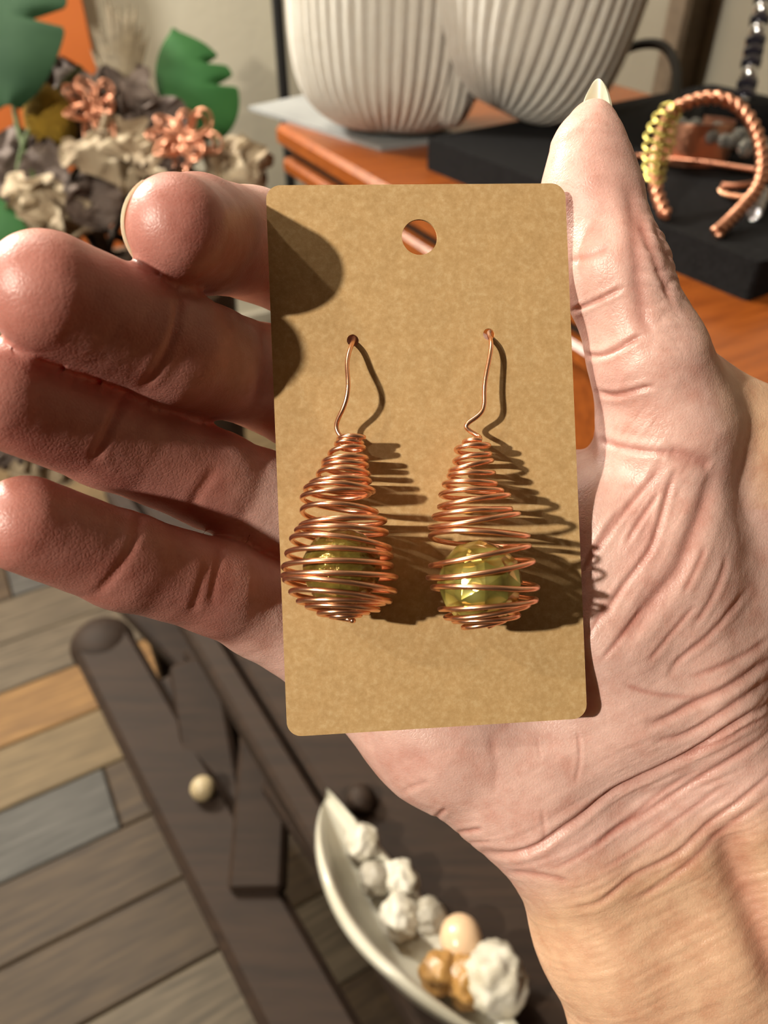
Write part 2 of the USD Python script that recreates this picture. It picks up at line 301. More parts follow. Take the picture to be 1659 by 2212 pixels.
arch = [(1440, 468), (1422, 425), (1414, 372), (1424, 305), (1450, 243), (1495, 219), (1545, 211), (1596, 232), (1632, 282), (1647, 345), (1640, 400), (1612, 440), (1578, 476), (1548, 503)]
P = spline(PL([(x, y, D1 + (D2 - D1) * i / 13 - .0 + .03 * math.sin(math.pi * i / 13)) for i, (x, y) in enumerate(arch)]), 220)
bc = Thing('rope_cuff', 'twisted copper rope bracelet with woven gold wire section arching over the foam pad', 'bracelet', [*((p1 + p2) / 2)[:2], FZ])
for t in rope(P, .0024, .0135): bc.part('rope_strand', t, COPPER_OLD, smooth=True)
i0, i1 = 20, 70; seg = P[i0:i1]; Tn = np.gradient(seg, axis=0); Tn /= np.linalg.norm(Tn, axis=1, keepdims=True)
for k in range(8):
    j = 3 + k * 6; c, t_ = seg[min(j, len(seg) - 1)], Tn[min(j, len(seg) - 1)]; s_ = np.cross(t_, FW); s_ /= np.linalg.norm(s_)
    w = .0105 * (1 - .5 * abs(k - 4) / 5)
    for sg in (-1, 1):
        bc.part('gold_weave', tube(spline([c - t_ * .003 - FW * .003, c + s_ * sg * w * .6 - FW * .0035, c + s_ * sg * w + t_ * .006, c + s_ * sg * w * .5 + t_ * .009 - FW * .003, c + t_ * .004 - FW * .003], 16), .0011, 7), GOLDW, smooth=True)
# broad plain cuff
ctr = atz(1505, 372, FZ); ccy = float((ctr - CAM) @ FW)
def band(c, R_, h0, h1, l0, l1, th, rotz, tilt=0):
    n = 60; lon = np.linspace(l0, l1, n) + rotz; V = []
    prof = [(R_, h0), (R_ + th * .8, (h0 + h1) / 2), (R_, h1), (R_ - th, h1), (R_ - th * .2, (h0 + h1) / 2), (R_ - th, h0)]
    for l in lon:
        V += [[r * math.cos(l), r * math.sin(l), h] for r, h in prof]
    k = len(prof); Fc = []
    for i in range(n - 1):
        for j in range(k):
            a, b2_ = i * k + j, i * k + (j + 1) % k; Fc += [[a, b2_, b2_ + k], [a, b2_ + k, a + k]]
    for o in (0, (n - 1) * k): Fc += [[o, o + j, o + j + 1] for j in range(1, k - 1)]
    t = fix(np.array(V), np.array(Fc))
    if tilt: t.apply_transform(trimesh.transformations.rotation_matrix(tilt, [1, 0, 0]))
    t.apply_translation(np.array(c) - [0, 0, t.bounds[0][2]] + [0, 0, 0]); return t
cb = band(ctr + np.array([0, .022, .0002]), .029, 0, .03, math.radians(20), math.radians(320), .0012, math.radians(100), -.1)
solo('broad_cuff', cb, COPPER_OLD, 'broad plain polished copper cuff standing inside the rope bracelet arch', 'bracelet', 30)
# flat lying braided cuff
def lie(px, py, z): return atz(px, py, FZ + z)
bl = Thing('braided_cuff', 'open braided copper cuff lying flat on the foam under the rope bracelet', 'bracelet', [*lie(1500, 400, 0)[:2], FZ])
lp = [(1375, 392), (1352, 362), (1380, 338), (1450, 345), (1530, 352), (1600, 362), (1655, 372), (1640, 392), (1560, 400)]
for k, (dz, dx) in enumerate(((.0025, 0), (.0065, .001), (.0105, 0))):
    for t in rope(spline([lie(x, y, dz) for x, y in lp], 160), .0012, .006, 2, 6): bl.part('braid_strand', t, COPPER_OLD, smooth=True)
b3 = Thing('thin_braided_cuff', 'short braided copper cuff end lying in front of the flat cuff at the right', 'bracelet', [*lie(1610, 425, 0)[:2], FZ])
for dz in (.0022, .006):
    for t in rope(spline([lie(x, y, dz) for x, y in ((1556, 410), (1590, 425), (1640, 428), (1700, 405), (1740, 380))], 90), .0012, .006, 2, 6): b3.part('braid_strand', t, COPPER, smooth=True)
sp = np.linspace(0, 1, 160); c_, d_ = lie(1628, 462, .006), lie(1646, 418, .006); ax = (d_ - c_); axn = ax / np.linalg.norm(ax); sx = np.cross(axn, [0, 0, 1.]); sx /= np.linalg.norm(sx); sy = np.cross(axn, sx)
solo('silver_coil', tube(c_ + sp[:, None] * ax + .0045 * (np.cos(sp * 56)[:, None] * sx + np.sin(sp * 56)[:, None] * sy), .0011, 7), SILVER, 'small silver wire coil lying on the foam at the right edge', 'wire coil', True)
# dark beaded strand leaning at the upper right
bs = Thing('beaded_strand', 'dark glass beaded strand with silver beads rising at the upper right', 'bead strand', [*at(1600, 262, .66)[:2], FZ])
st0, st1 = at(1598, 262, .66), at(1662, -60, .66)
for k in range(14):
    f = (k + .5) / 14; c = st0 + (st1 - st0) * f
    if k in (1, 4, 8, 10): bs.part('silver_bead', ball(c, .0072, 2), SILVER, smooth=True)
    else:
        L_ = (st1 - st0) / 14 * .48; bs.part('glass_bead', tube(spline([c - L_, c, c + L_], 7), [.005, .008, .0088, .009, .0088, .008, .005], 8), GLASSD, smooth=False)
bs.part('cord_core', tube([st0 - [0, 0, .0], st1], .0016, 6), CORDM)
bs.part('base_clasp', bbox(np.array([*st0[:2], FZ]) - [.03, .018, 0], np.array([*st0[:2], FZ + .035]) + [.03, .018, 0], .006), FOAM, label='black clasp block at the foot of the strand')
cr = Thing('crystal_strand', 'smoky clear crystal bead string lying under the copper arch', 'bead string', [*lie(1560, 285, 0)[:2], FZ + .02])
for k in range(13):
    f = k / 12; x, y = 1470 + 190 * f, 272 + 52 * f + 10 * math.sin(k * 2.2); c = atz(x, y, FZ + .0265)
    cr.part('crystal_bead', ball(c, .0062 + .0012 * math.sin(k * 1.7), 1), GLASSC, smooth=False)

# ------------------------------------------------------------------ dried arrangement
def leaf_mesh(base, tip, width, prof, bend=.2, face=None, curl=.3, ns=46, nx=8, th=.0007, seed=0, ruffle=.04):
    base, tip = np.array(base), np.array(tip); L = np.linalg.norm(tip - base); x = (tip - base) / L
    n = np.array(face if face is not None else -FW, float); n = n - x * (n @ x); n /= np.linalg.norm(n); y = np.cross(n, x)
    s, u = np.meshgrid(np.linspace(0, 1, ns), np.linspace(-1, 1, nx), indexing='ij')
    w = np.where(u < 0, prof(s, -1), prof(s, 1)) * width / 2
    h = bend * L * np.sin(np.pi * s) - curl * width * .5 * u ** 2 + ruffle * width * meshkit.fbm(np.stack([s * 5 + seed, u * 2, 0 * s], -1), 2, seed)
    p = base + s[..., None] * L * x + (u * w)[..., None] * y + h[..., None] * n
    V = np.vstack([(p + n * th / 2).reshape(-1, 3), (p - n * th / 2).reshape(-1, 3)]); o = ns * nx
    i, j = np.meshgrid(np.arange(ns - 1), np.arange(nx - 1), indexing='ij'); a = i * nx + j
    q1 = np.stack([a, a + 1, a + nx + 1, a + nx], -1).reshape(-1, 4); q2 = q1[:, ::-1] + o
    per = np.r_[np.arange(nx), np.arange(1, ns) * nx + nx - 1, (ns - 1) * nx + np.arange(nx - 2, -1, -1), np.arange(ns - 2, 0, -1) * nx]; pn = np.roll(per, -1)
    q3 = np.stack([pn, per, per + o, pn + o], -1); Q = np.vstack([q1, q2, q3])
    return fix(V, np.vstack([Q[:, [0, 1, 2]], Q[:, [0, 2, 3]]]))
def oak(s, sd): return np.sin(np.pi * np.clip(s, 0.02, .985)) ** .6 * (.70 + .30 * np.cos(s * 2 * np.pi * 3.1 + .7 * sd)) + .04
def monstera(s, sd):
    w = np.sin(np.pi * np.clip(s, .01, .99) ** .8) ** .7
    for c in ((.30, .50, .68, .83) if sd > 0 else (.4, .6, .78)): w = w * (1 - .62 * np.exp(-((s - c) / .028) ** 2))
    return w + .02
def mono2(s, sd):
    w = np.sin(np.pi * np.clip(s, .01, .99) ** .8) ** .7
    for c in ((.42, .62) if sd < 0 else ()): w = w * (1 - .5 * np.exp(-((s - c) / .03) ** 2))
    return w + .02
def lance(s, sd): return np.sin(np.pi * np.clip(s, .01, .99)) ** .8 + .03
AD = .86
base_c = at(300, 560, .93)
fa = Thing('dried_arrangement', 'arrangement of dried oak leaves, copper wire flowers and green monstera leaves in basket', 'flower arrangement', [*base_c[:2], 0])
def lf(bx, by, tx, ty, w, prof, mat, d0=.86, d1=.86, bend=.15, curl=.3, face=None, name='dried_leaf', seed=0, **k):
    fa.part(name, leaf_mesh(at(bx, by, d0), at(tx, ty, d1), w / F * (d0 + d1) / 2, prof, bend, face, curl, seed=seed, **k), mat, smooth=True)
fN = lambda a, b_: -FW + a * RT + b_ * UP
lf(468, 300, 375, 62, 165, mono2, LEAFG, .90, .92, .06, .12, fN(.2, .1), 'green_leaf', 1)
lf(15, 230, 60, -170, 250, monstera, LEAFG2, .80, .84, .08, .12, fN(-.1, .2), 'green_leaf', 2)
lf(30, 700, -30, 410, 150, lance, LEAFG, .80, .80, .05, .1, fN(.1, .1), 'green_leaf', 3)
lf(10, 200, -60, 60, 120, lance, LEAFG2, .84, .84, .1, .1, None, 'green_leaf', 8)
for (x0, y0, x1, y1) in ((55, 330, 28, 170), (75, 260, 175, 145)):
    fa.part('green_stem', tube(spline([at(x0 + 40, 560, .9), at(x0, y0, .85), at((x0 + x1) / 2 - 8, (y0 + y1) / 2, .85), at(x1, y1, .84)], 30), .003, 8), STEMG, smooth=True)
fa.part('green_stem', tube(spline([at(420, 560, .93), at(470, 400, .91), at(466, 300, .90)], 20), .0022, 8), STEMG, smooth=True)
# dried grass plume
for k in range(22):
    f = (k - 10.5) / 10.5; lf(265 + 12 * f, 215, 255 + 62 * f + rng.uniform(-8, 8), 10 + 60 * abs(f) + rng.uniform(-50, 40), 15, lance, GRASS, .90, .91, .02 * f, .2, None, 'grass_blade', k, ns=16, nx=4)
# dried leaves: oak (pale) and taupe
for k, (a, b_, c, d, w, pr, mt, dd) in enumerate([
    (215, 360, 135, 130, 110, lance, TAUPE, .90), (275, 330, 215, 150, 100, lance, TAUPE, .89), (300, 330, 330, 150, 110, lance, TAUPE, .90), (260, 260, 365, 215, 90, lance, TAUPE, .88),
    (60, 480, 40, 270, 110, lance, TAUPE, .88), (120, 420, 20, 300, 90, lance, TAUPE, .87), (380, 300, 300, 230, 100, lance, TAUPE, .87), (140, 480, 120, 300, 90, lance, TAUPE, .87),
    (330, 420, 130, 330, 120, oak, DRY, .85), (330, 400, 225, 255, 110, oak, DRY, .85), (300, 340, 330, 395, 90, oak, DRY, .84), (210, 300, 300, 390, 100, oak, DRY, .84),
    (150, 520, 25, 380, 120, oak, DRY, .83), (130, 540, 70, 400, 110, lance, DRY, .82), (130, 560, 90, 390, 120, oak, DRY, .83), (225, 490, 175, 370, 90, lance, TAUPE, .83),
    (400, 460, 330, 370, 90, oak, DRY, .85), (430, 470, 585, 325, 120, oak, DRY, .89), (470, 480, 550, 305, 100, oak, DRY, .89), (420, 440, 580, 400, 110, oak, DRY, .89), (330, 470, 470, 330, 110, lance, TAUPE, .88), (500, 460, 570, 365, 70, lance, TAUPE, .89),
    (80, 700, -40, 620, 160, oak, DRY, .84), (60, 980, -40, 880, 160, oak, TAUPE, .90), (160, 1010, 20, 1000, 130, oak, DRY, .92), (180, 900, 60, 1030, 120, lance, TAUPE, .92)]):
    lf(a, b_, c, d, w * 1.3, pr, mt, dd + .02, dd - .012, rng.uniform(.02, .2), rng.uniform(-.3, .35), fN(rng.uniform(-.8, .8), rng.uniform(-.5, .8)), 'dried_leaf', k + 20, ruffle=.45, nx=12)
fa.part('mustard_bloom', ball(at(108, 262, .86), 1, 4, .10, 6, (52 / F * .86, 52 / F * .86, 70 / F * .86)), MUSTARD, smooth=True)
def wire_flower(px, py, d, R_, n, seed):
    g = np.random.default_rng(seed); hub = at(px, py, d)
    pp = fa.part('wire_flower', ball(hub, .006, 2), COPPER_OLD, smooth=True)
    for k in range(n):
        a = 2 * np.pi * k / n + g.uniform(-.2, .2); el = g.uniform(-.2, .7); dr = math.cos(a) * RT + math.sin(a) * UP - el * FW; dr /= np.linalg.norm(dr)
        s_ = np.cross(dr, FW); s_ /= np.linalg.norm(s_); r = R_ / F * d * g.uniform(.8, 1.1)
        for q_ in (1.0, .6):
            c = hub + dr * r * .55; th = np.linspace(0, 2 * np.pi, 20)
            fa.part('petal_loop', tube(c + np.cos(th)[:, None] * dr * r * .48 * q_ + np.sin(th)[:, None] * s_ * r * .27 * q_ - (.12 * r * np.sin(th * 2))[:, None] * FW, .0017, 6), COPPER_OLD, parent=pp, smooth=True)
wire_flower(205, 240, .83, 72, 7, 1); wire_flower(395, 305, .83, 80, 8, 2)
# twig ball put in for the shadowed centre, then the basket
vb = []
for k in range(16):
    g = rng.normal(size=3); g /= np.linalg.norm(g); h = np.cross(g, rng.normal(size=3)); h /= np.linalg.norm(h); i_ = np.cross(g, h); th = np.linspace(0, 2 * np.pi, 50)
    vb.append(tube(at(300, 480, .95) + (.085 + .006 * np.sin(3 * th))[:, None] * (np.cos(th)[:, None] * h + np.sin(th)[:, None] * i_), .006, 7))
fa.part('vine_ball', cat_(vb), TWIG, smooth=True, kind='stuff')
cb_ = at(310, 600, .99); zt = cb_[2]
prof = [(.07, 0), (.085, .0), (.10, zt * .5), (.115, zt - .02), (.12, zt), (.108, zt), (.10, zt - .03), (.085, zt * .5), (.06, .03), (0.0, .03)]
bk = trimesh.creation.revolve(np.array([(0, 0.0)] + prof), sections=40); bk.apply_translation((cb_[0], cb_[1], 0))
fa.part('basket', bk, POTM, label='brown woven basket holding the arrangement')

# ------------------------------------------------------------------ dark brown slatted bench
BZ = .43
bn = Thing('wooden_bench', 'dark brown wooden folding bench with slats and one pale dowel cap below the hand', 'bench', [*atz(800, 1800, 0)[:2], 0])
e0, e1 = atz(690, 1480, BZ), atz(1290, 2330, BZ)
def seg(a, b, w, t, name, mat=DARKW, **k): bn.part(name, bar(a, b, w, t, (0, 0, 1), .004), mat, smooth=False, **k)
dirb = (e1 - e0) / np.linalg.norm(e1 - e0); nb = np.cross([0, 0, 1], dirb)
far = e0 - dirb * .35; near = e1 + dirb * .1
seg(far + nb * .0, near + nb * .0, .095, .022, 'seat_board')
seg(far - nb * .062 - [0, 0, .004], near - nb * .062 - [0, 0, .004], .022, .03, 'edge_rail')
seg(far + nb * .062 - [0, 0, .004], near + nb * .062 - [0, 0, .004], .022, .03, 'edge_rail')
la, lb = atz(222, 1392, .30), atz(736, 2340, .30)
ra, rb_ = atz(420, 1400, .33), atz(850, 1830, .33)
bn.part('side_rail', bar(la, lb, .062, .03, (0, 0, 1), .008), DARKW, smooth=False); bn.part('rail_end', ball(la, .034, 3, sc=(1, 1, .7)), DARKW, smooth=True)
seg(ra, rb_, .03, .02, 'slat'); seg(atz(590, 1680, .36), atz(900, 2120, .36), .026, .02, 'slat'); seg(atz(330, 1490, .29), atz(510, 1690, .29), .05, .02, 'slat')
seg(atz(250, 1250, .26), atz(560, 1560, .26), .05, .02, 'slat'); seg(atz(560, 1330, .22), atz(900, 1900, .22), .06, .02, 'slat')
bn.part('post', bar(atz(588, 1420, .37), atz(556, 1930, .31), .045, .03, -FW, .004), DARKW, smooth=False)
bn.part('post', bar(atz(425, 1430, .34), atz(480, 1760, .28), .05, .03, -FW, .004), DARKW, smooth=False)
bn.part('dowel_cap', ball(atz(438, 1703, .325), .011, 3), KNOBM, smooth=True, label='pale round dowel cap')
bn.part('bolt_head', ball(at(780, 1745, .55) * [1, 1, 0] + [0, 0, BZ + .015], .011, 3), DARKW, smooth=True)
for (q0, q1) in ((far + nb * .05, atz(200, 1385, 0)), (far - nb * .05, far - nb * .1), (near + nb * .05, near + nb * .12), (near - nb * .05, near - nb * .1), (la, la), (lb, lb)):
    bn.part('leg', bar([*q0[:2], q0[2] - .005], [*(q0[:2] + (q1[:2] - q0[:2]) * .12), .0], .035, .03, dirb, .004), DARKW, smooth=False)

# white crescent shell dish with stones
t0, t1 = atz(706, 1705, BZ + .03), atz(1150, 2260, BZ + .03); dl = t1 - t0; LN = np.linalg.norm(dl); dx = dl / LN; dy = np.cross([0, 0, 1], dx)
if dy[0] > 0: dy = -dy
sd = Thing('shell_dish', 'white crescent shaped shell dish of pale stones resting on the dark bench', 'dish', [*((t0 + t1) / 2)[:2], BZ + .011])
def crescent(h_out, h_in, n=40):
    s = np.linspace(0, 1, n); o = np.sin(np.pi * s) ** .75
    return s, o * h_out, -o * h_in
s, ho, hi_ = crescent(.052, .004)
rows = []
for k in range(len(s)):
    c = t0 + dx * s[k] * LN; o = max(ho[k], .0012); i_ = hi_[k]; q_ = (o - i_)
    z0 = BZ + .0125; zt_ = BZ + .0125 + .045 * min(1, q_ / .05) + .004
    P_ = [(o, zt_), (o * .92 + i_ * .08, zt_ + .002), (o * .84 + i_ * .16, zt_), (o * .72 + i_ * .28, z0 + .012), (o * .3 + i_ * .7, z0 + .009), (i_ * .92 + o * .08, z0 + .018), (i_, z0 + .02), (i_ * .95 + o * .05, z0 + .004), (o * .4 + i_ * .6, z0), (o * .8 + i_ * .2, z0 + .006)]
    rows.append([[*(c + dy * a)[:2], z] for a, z in P_])
V = np.array(rows); nk = V.shape[1]; Fc = []
for i in range(len(s) - 1):
    for j in range(nk):
        a, b_2 = i * nk + j, i * nk + (j + 1) % nk; Fc += [[a, b_2, b_2 + nk], [a, b_2 + nk, a + nk]]
for o in (0, (len(s) - 1) * nk): Fc += [[o, o + j, o + j + 1] for j in range(1, nk - 1)]
sd.part('shell_body', fix(V.reshape(-1, 3), np.array(Fc)), SHELLO, smooth=50)
g = np.random.default_rng(3)
def on_dish(f, a): return t0 + dx * f * LN + dy * a
for k, (f, a, r, mt, nm, lb_) in enumerate([(.24, .004, .013, STONEW, 'white_stone', 'white stone nearest the pointed tip of the shell dish'), (.36, .012, .012, STONEG, 'grey_stone', 'grey stone against the inner rim of the shell dish'), (.42, .000, .013, STONEW, 'white_stone', 'rough white stone in the middle of the shell dish'), (.50, .014, .014, STONEW, 'white_stone', 'pale stone beside the rim halfway along the shell dish'), (.56, .000, .012, STONEG, 'grey_stone', 'grey stone on the open edge of the shell dish'), (.67, -.006, .0145, STONEP, 'peach_bead', 'smooth peach bead in the shell dish'), (.70, .016, .013, STONEA, 'amber_stone', 'amber stone beside the peach bead in the shell dish'), (.77, .006, .015, STONEA, 'amber_stone', 'amber brown stone between peach bead and large white stone'), (.82, -.006, .02, STONEW, 'white_stone', 'largest white stone at the near end of the shell dish')]):
    c = on_dish(f, a); zc = BZ + .0125 + .009 + r * .8
    solo(nm, ball([*c[:2], zc], r * .86, 3, 0 if nm == 'peach_bead' else .32, k + 2, (1, 1.1, .9)), mt, lb_, 'bead' if nm == 'peach_bead' else 'stone', True, None if nm == 'peach_bead' else 'stones in the shell dish')

# ------------------------------------------------------------------ the card
CC = np.array([.7365, .9382, 12.7057]); CU = np.array([.996, .040, .078]); CV = np.array([-.040, .999, .006]); CW = -np.array([-.077, -.009, .997])
TC = .04                                                           # thickness, cm
def card_depth(x, y, w=0.0):                                       # depth of the pixel's ray at height w above the card's face
    r = np.stack([(np.asarray(x, float) - CX) / F, -(np.asarray(y, float) - CY) / F, np.ones_like(np.asarray(x, float))], -1)
    return (CC @ CW + w) / (r @ CW)
def on_card(x, y, w=0.0): return pc(x, y, card_depth(x, y, w))
def card_uv(x, y):
    d = on_card(x, y) - CC; return d @ CU, d @ CV
pg = sbox(-2.5, -4.5, 2.5, 4.5).buffer(-.24).buffer(.24, quad_segs=10)
for (x, y, r) in ((906, 512, .295), (762, 735, .098), (1056, 722, .098)):
    pg = pg.difference(Point(card_uv(x, y)).buffer(r, quad_segs=12))
def card_mesh(pg, t0_, t1_):
    t = trimesh.creation.extrude_polygon(pg, t1_ - t0_, engine='earcut'); v = t.vertices
    return fix(c2w(CC + v[:, :1] * CU + v[:, 1:2] * CV + (t0_ + v[:, 2:]) * CW), t.faces)
cd = Thing('earring_card', 'tan kraft paper earring card with rounded corners and punched hole held upright in the palm', 'card', c2w(CC - CV * 4.5))
cd.part('card_face', card_mesh(pg, -TC, 0.0), KRAFT, smooth=False)

# ------------------------------------------------------------------ earrings
def cage(turns, prof, tilt, w_lift, ph, seed, cfun):
    """turns: pixel y of each turn's bright front; prof: (y, xl, xr) outline rows"""
    n = 26; g = np.random.default_rng(seed); T = np.arange(len(turns)); tt_ = np.linspace(0, len(turns) - 1, n * (len(turns) - 1) + 1)
    y = np.interp(tt_, T, turns); pr = np.array(prof, float)
    xl, xr = np.interp(y, pr[:, 0], pr[:, 1]), np.interp(y, pr[:, 0], pr[:, 2])
    jl = np.interp(tt_, T, g.normal(0, 3.5, len(T))); jr = np.interp(tt_, T, g.normal(0, 3.5, len(T)))
    xc, rp = (xl + jl + xr + jr) / 2, np.maximum((xr + jr - xl - jl) / 2 - 5, 4)
    th = 2 * np.pi * tt_ + ph
    R_ = rp * 12.2 / F
    w = cfun(y, R_)
    c = on_card(xc, y, w)
    wob = np.interp(tt_, T, g.normal(0, .1, len(T)))
    tu = tilt[0] + wob
    p = c + R_[:, None] * (np.cos(th)[:, None] * CU + np.sin(th)[:, None] * CW * .92) + (R_ * np.cos(th) * tu + R_ * np.sin(th) * tilt[1])[:, None] * CV
    return p, c, R_
def earring(label, hookpts, turns, prof, tilt, ph, seed, bead, bead_r, bead_w, wmin):
    cf = lambda y, R_: np.maximum(R_ * .92 + .06, np.interp(y, wmin[0], wmin[1]))
    p, c, R_ = cage(turns, prof, tilt, .05, ph, seed, cf)
    er = Thing('earring', label, 'earring', c2w(c[-1]), 0, 'pair of earrings on the card')
    hk = np.array([on_card(x, y, w) for x, y, w in hookpts])
    k = 10; first = p[:k]
    hook = spline(np.vstack([hk, p[2]]), 70)
    er.part('ear_hook', tube(c2w(hook), .00038, 10), COPPER, smooth=True)
    pts = spline(p, len(p) * 2)
    er.part('wire_cage', tube(c2w(pts), .00041, 9), COPPER, smooth=True)
    bc_ = on_card(*bead, bead_w)
    t = trimesh.creation.icosphere(1 if seed == 2 else 2, 1.0); v = t.vertices; v = v * (1 + .08 * (meshkit.fbm(v * 3 + seed, 2, seed) - .5))[:, None]
    er.part('glass_bead', fix(c2w(bc_ + v * bead_r), t.faces), BEAD if seed == 2 else BEAD2, smooth=False, label='olive gold glass bead inside the cage' if seed == 2 else 'amber glass bead darkened for the shade inside the cage')
    return er
earring('left copper spiral cage earring with a pointed tip and mostly hidden bead', [(764, 730, -.30), (763, 738, .0), (757, 752, .22), (750, 785, .40), (752, 835, .55), (740, 885, .50), (727, 925, .38), (738, 944, .42)],
    [948, 956, 969, 994, 1006, 1019, 1042, 1056, 1067, 1098, 1130, 1148, 1170, 1194, 1219, 1247, 1262, 1284, 1300, 1311, 1322, 1331, 1338],
    [(945, 728, 792), (956, 722, 795), (969, 716, 798), (1000, 695, 798), (1019, 690, 800), (1042, 674, 802), (1067, 648, 805), (1098, 650, 818), (1130, 650, 828), (1150, 642, 835), (1180, 632, 845), (1219, 615, 852), (1247, 612, 855), (1262, 612, 852), (1284, 625, 845), (1300, 640, 832), (1315, 662, 812), (1328, 692, 786), (1340, 728, 762)],
    (-.10, .16), .6, 1, (738, 1226), .60, .98, ([940, 1000, 1100, 1260, 1345], [.42, .5, .75, .95, .95]))
earring('right copper spiral cage earring with the gold bead showing through a wide gap', [(1058, 717, -.30), (1058, 728, .0), (1061, 745, .18), (1054, 790, .30), (1046, 850, .36), (1036, 895, .38), (1007, 922, .36), (1030, 940, .40)],
    [952, 964, 986, 1006, 1024, 1044, 1061, 1080, 1105, 1126, 1150, 1196, 1232, 1264, 1303, 1320, 1334, 1346, 1354],
    [(950, 1010, 1055), (964, 982, 1060), (1000, 980, 1066), (1024, 962, 1070), (1061, 948, 1088), (1080, 946, 1098), (1105, 936, 1112), (1126, 928, 1132), (1150, 922, 1150), (1196, 932, 1142), (1232, 922, 1154), (1264, 930, 1158), (1303, 944, 1156), (1320, 955, 1140), (1334, 970, 1118), (1346, 990, 1090), (1356, 1020, 1060)],
    (-.02, .05), 1.2, 2, (1036, 1258), .66, .98, ([940, 1000, 1100, 1260, 1360], [.42, .5, .75, .95, .95]))

# ------------------------------------------------------------------ the hand
def cap(a, b): return (pc(a[0], a[1], a[2]), a[3], pc(b[0], b[1], b[2]), b[3])
def chain(*pts): return [cap(pts[i], pts[i + 1]) for i in range(len(pts) - 1)]
IDX = chain((385, 495, 11.15, .765), (428, 508, 12.5, .91), (545, 528, 14.1, .97), (740, 620, 15.0, .97), (1030, 855, 15.2, 1.0))
MID = chain((105, 633, 10.2, .81), (375, 748, 11.9, .875), (445, 780, 12.7, .90), (570, 815, 14.2, .94), (950, 1040, 15.3, 1.05))
RNG = chain((10, 850, 10.7, .77), (235, 942, 12.1, .81), (460, 1036, 13.4, .85), (560, 1080, 14.0, .9), (850, 1180, 15.2, 1.05))
PNK = chain((60, 1133, 10.8, .69), (270, 1212, 11.9, .74), (470, 1268, 13.1, .80), (570, 1315, 13.95, .88), (755, 1415, 14.9, 1.08))
THB = chain((1281, 262, 13.75, .35), (1273, 318, 13.75, .61), (1275, 410, 13.85, .83), (1328, 590, 13.45, .87), (1402, 780, 13.6, .98), (1440, 930, 14.0, 1.14))
PALM = chain((1030, 860, 15.1, 1.05), (1100, 1130, 15.4, 1.35), (1250, 1450, 15.4, 1.5), (1400, 1750, 15.4, 1.5)) + chain((950, 1040, 15.2, 1.05), (1050, 1250, 15.4, 1.35), (1250, 1550, 15.4, 1.5)) \
    + chain((850, 1180, 15.2, 1.05), (980, 1400, 15.3, 1.4), (1180, 1650, 15.3, 1.5)) + chain((755, 1415, 14.8, 1.1), (960, 1560, 14.95, 1.5), (1130, 1690, 15.1, 1.4), (1250, 1800, 15.2, 1.45), (1330, 2000, 15.4, 1.55), (1420, 2212, 15.5, 1.6), (1800, 3050, 16.5, 2.2)) \
    + chain((1290, 1150, 14.55, 1.42), (1290, 1350, 14.5, 1.5)) + chain((1440, 930, 14.1, 1.14), (1410, 1200, 14.6, 1.5), (1450, 1480, 15.0, 1.55), (1560, 1680, 15.2, 1.45), (1650, 1900, 15.3, 1.6), (1760, 2212, 15.5, 1.75), (2200, 3050, 16.5, 2.2)) \
    + chain((1400, 1750, 15.4, 1.6), (1500, 2000, 15.5, 1.8), (1600, 2250, 15.6, 1.9), (2000, 3050, 16.6, 2.4)) + chain((1440, 850, 14.6, 1.1), (1590, 1000, 15.3, 1.45), (1545, 1350, 15.2, 1.3)) + chain((1385, 1150, 15.1, 1.15), (1090, 1080, 15.3, 1.1)) \
    + chain((1270, 1350, 14.75, 1.5), (1320, 1500, 14.85, 1.45), (1150, 1600, 15.0, 1.4))
def smin(a, b, k):
    h = np.maximum(k - np.abs(a - b), 0) / k; return np.minimum(a, b) - h * h * k * .25
def sd_caps(P, caps, k):
    d = None
    for a, ra_, b, rb2 in caps:
        ab = b - a; t = np.clip(((P - a) @ ab) / (ab @ ab), 0, 1); q = P - a - t[:, None] * ab
        di = np.sqrt(np.einsum('ij,ij->i', q, q)) - (ra_ + (rb2 - ra_) * t); d = di if d is None else smin(d, di, k)
    return d
def sdf(P):
    palm = sd_caps(P, PALM, .55); fg = None
    for c in (IDX, MID, RNG, PNK):
        d = sd_caps(P, c, .18); fg = d if fg is None else smin(fg, d, .16)
    return smin(smin(palm, fg, .35), sd_caps(P, THB, .3), .45)
def surface_nets(lo, hi, h):
    n = np.ceil((np.array(hi) - lo) / h).astype(int) + 1; ax = [lo[k] + h * np.arange(n[k]) for k in range(3)]
    G = np.stack(np.meshgrid(*ax, indexing='ij'), -1).reshape(-1, 3); D = np.concatenate([sdf(c) for c in np.array_split(G, 24)]).reshape(n)
    s = D < 0; c8 = sum(s[i:n[0] - 1 + i, j:n[1] - 1 + j, k:n[2] - 1 + k].astype(np.int8) for i in (0, 1) for j in (0, 1) for k in (0, 1))
    act = (c8 > 0) & (c8 < 8); idx = -np.ones(act.shape, int); idx[act] = np.arange(act.sum()); ijk = np.argwhere(act)
    V = np.array(lo) + h * (ijk + .5); Q = []
    for a in range(3):
        u, v = (a + 1) % 3, (a + 2) % 3; sl = [slice(1, -1)] * 3; sl[a] = slice(0, -1); s2 = list(sl); s2[a] = slice(1, None)
        e = s[tuple(sl)] != s[tuple(s2)]; pos = np.argwhere(e); pos[:, u] += 1; pos[:, v] += 1
        ins = s[tuple(pos.T)]; o = np.zeros(3, int); q = []
        for du, dv in ((-1, -1), (0, -1), (0, 0), (-1, 0)):
            p_ = pos.copy(); p_[:, u] += du; p_[:, v] += dv; q.append(idx[tuple(p_.T)])
        q = np.stack(q, 1); q[~ins] = q[~ins][:, ::-1]; Q.append(q)
    Q = np.vstack(Q); return V, np.vstack([Q[:, [0, 1, 2]], Q[:, [0, 2, 3]]])
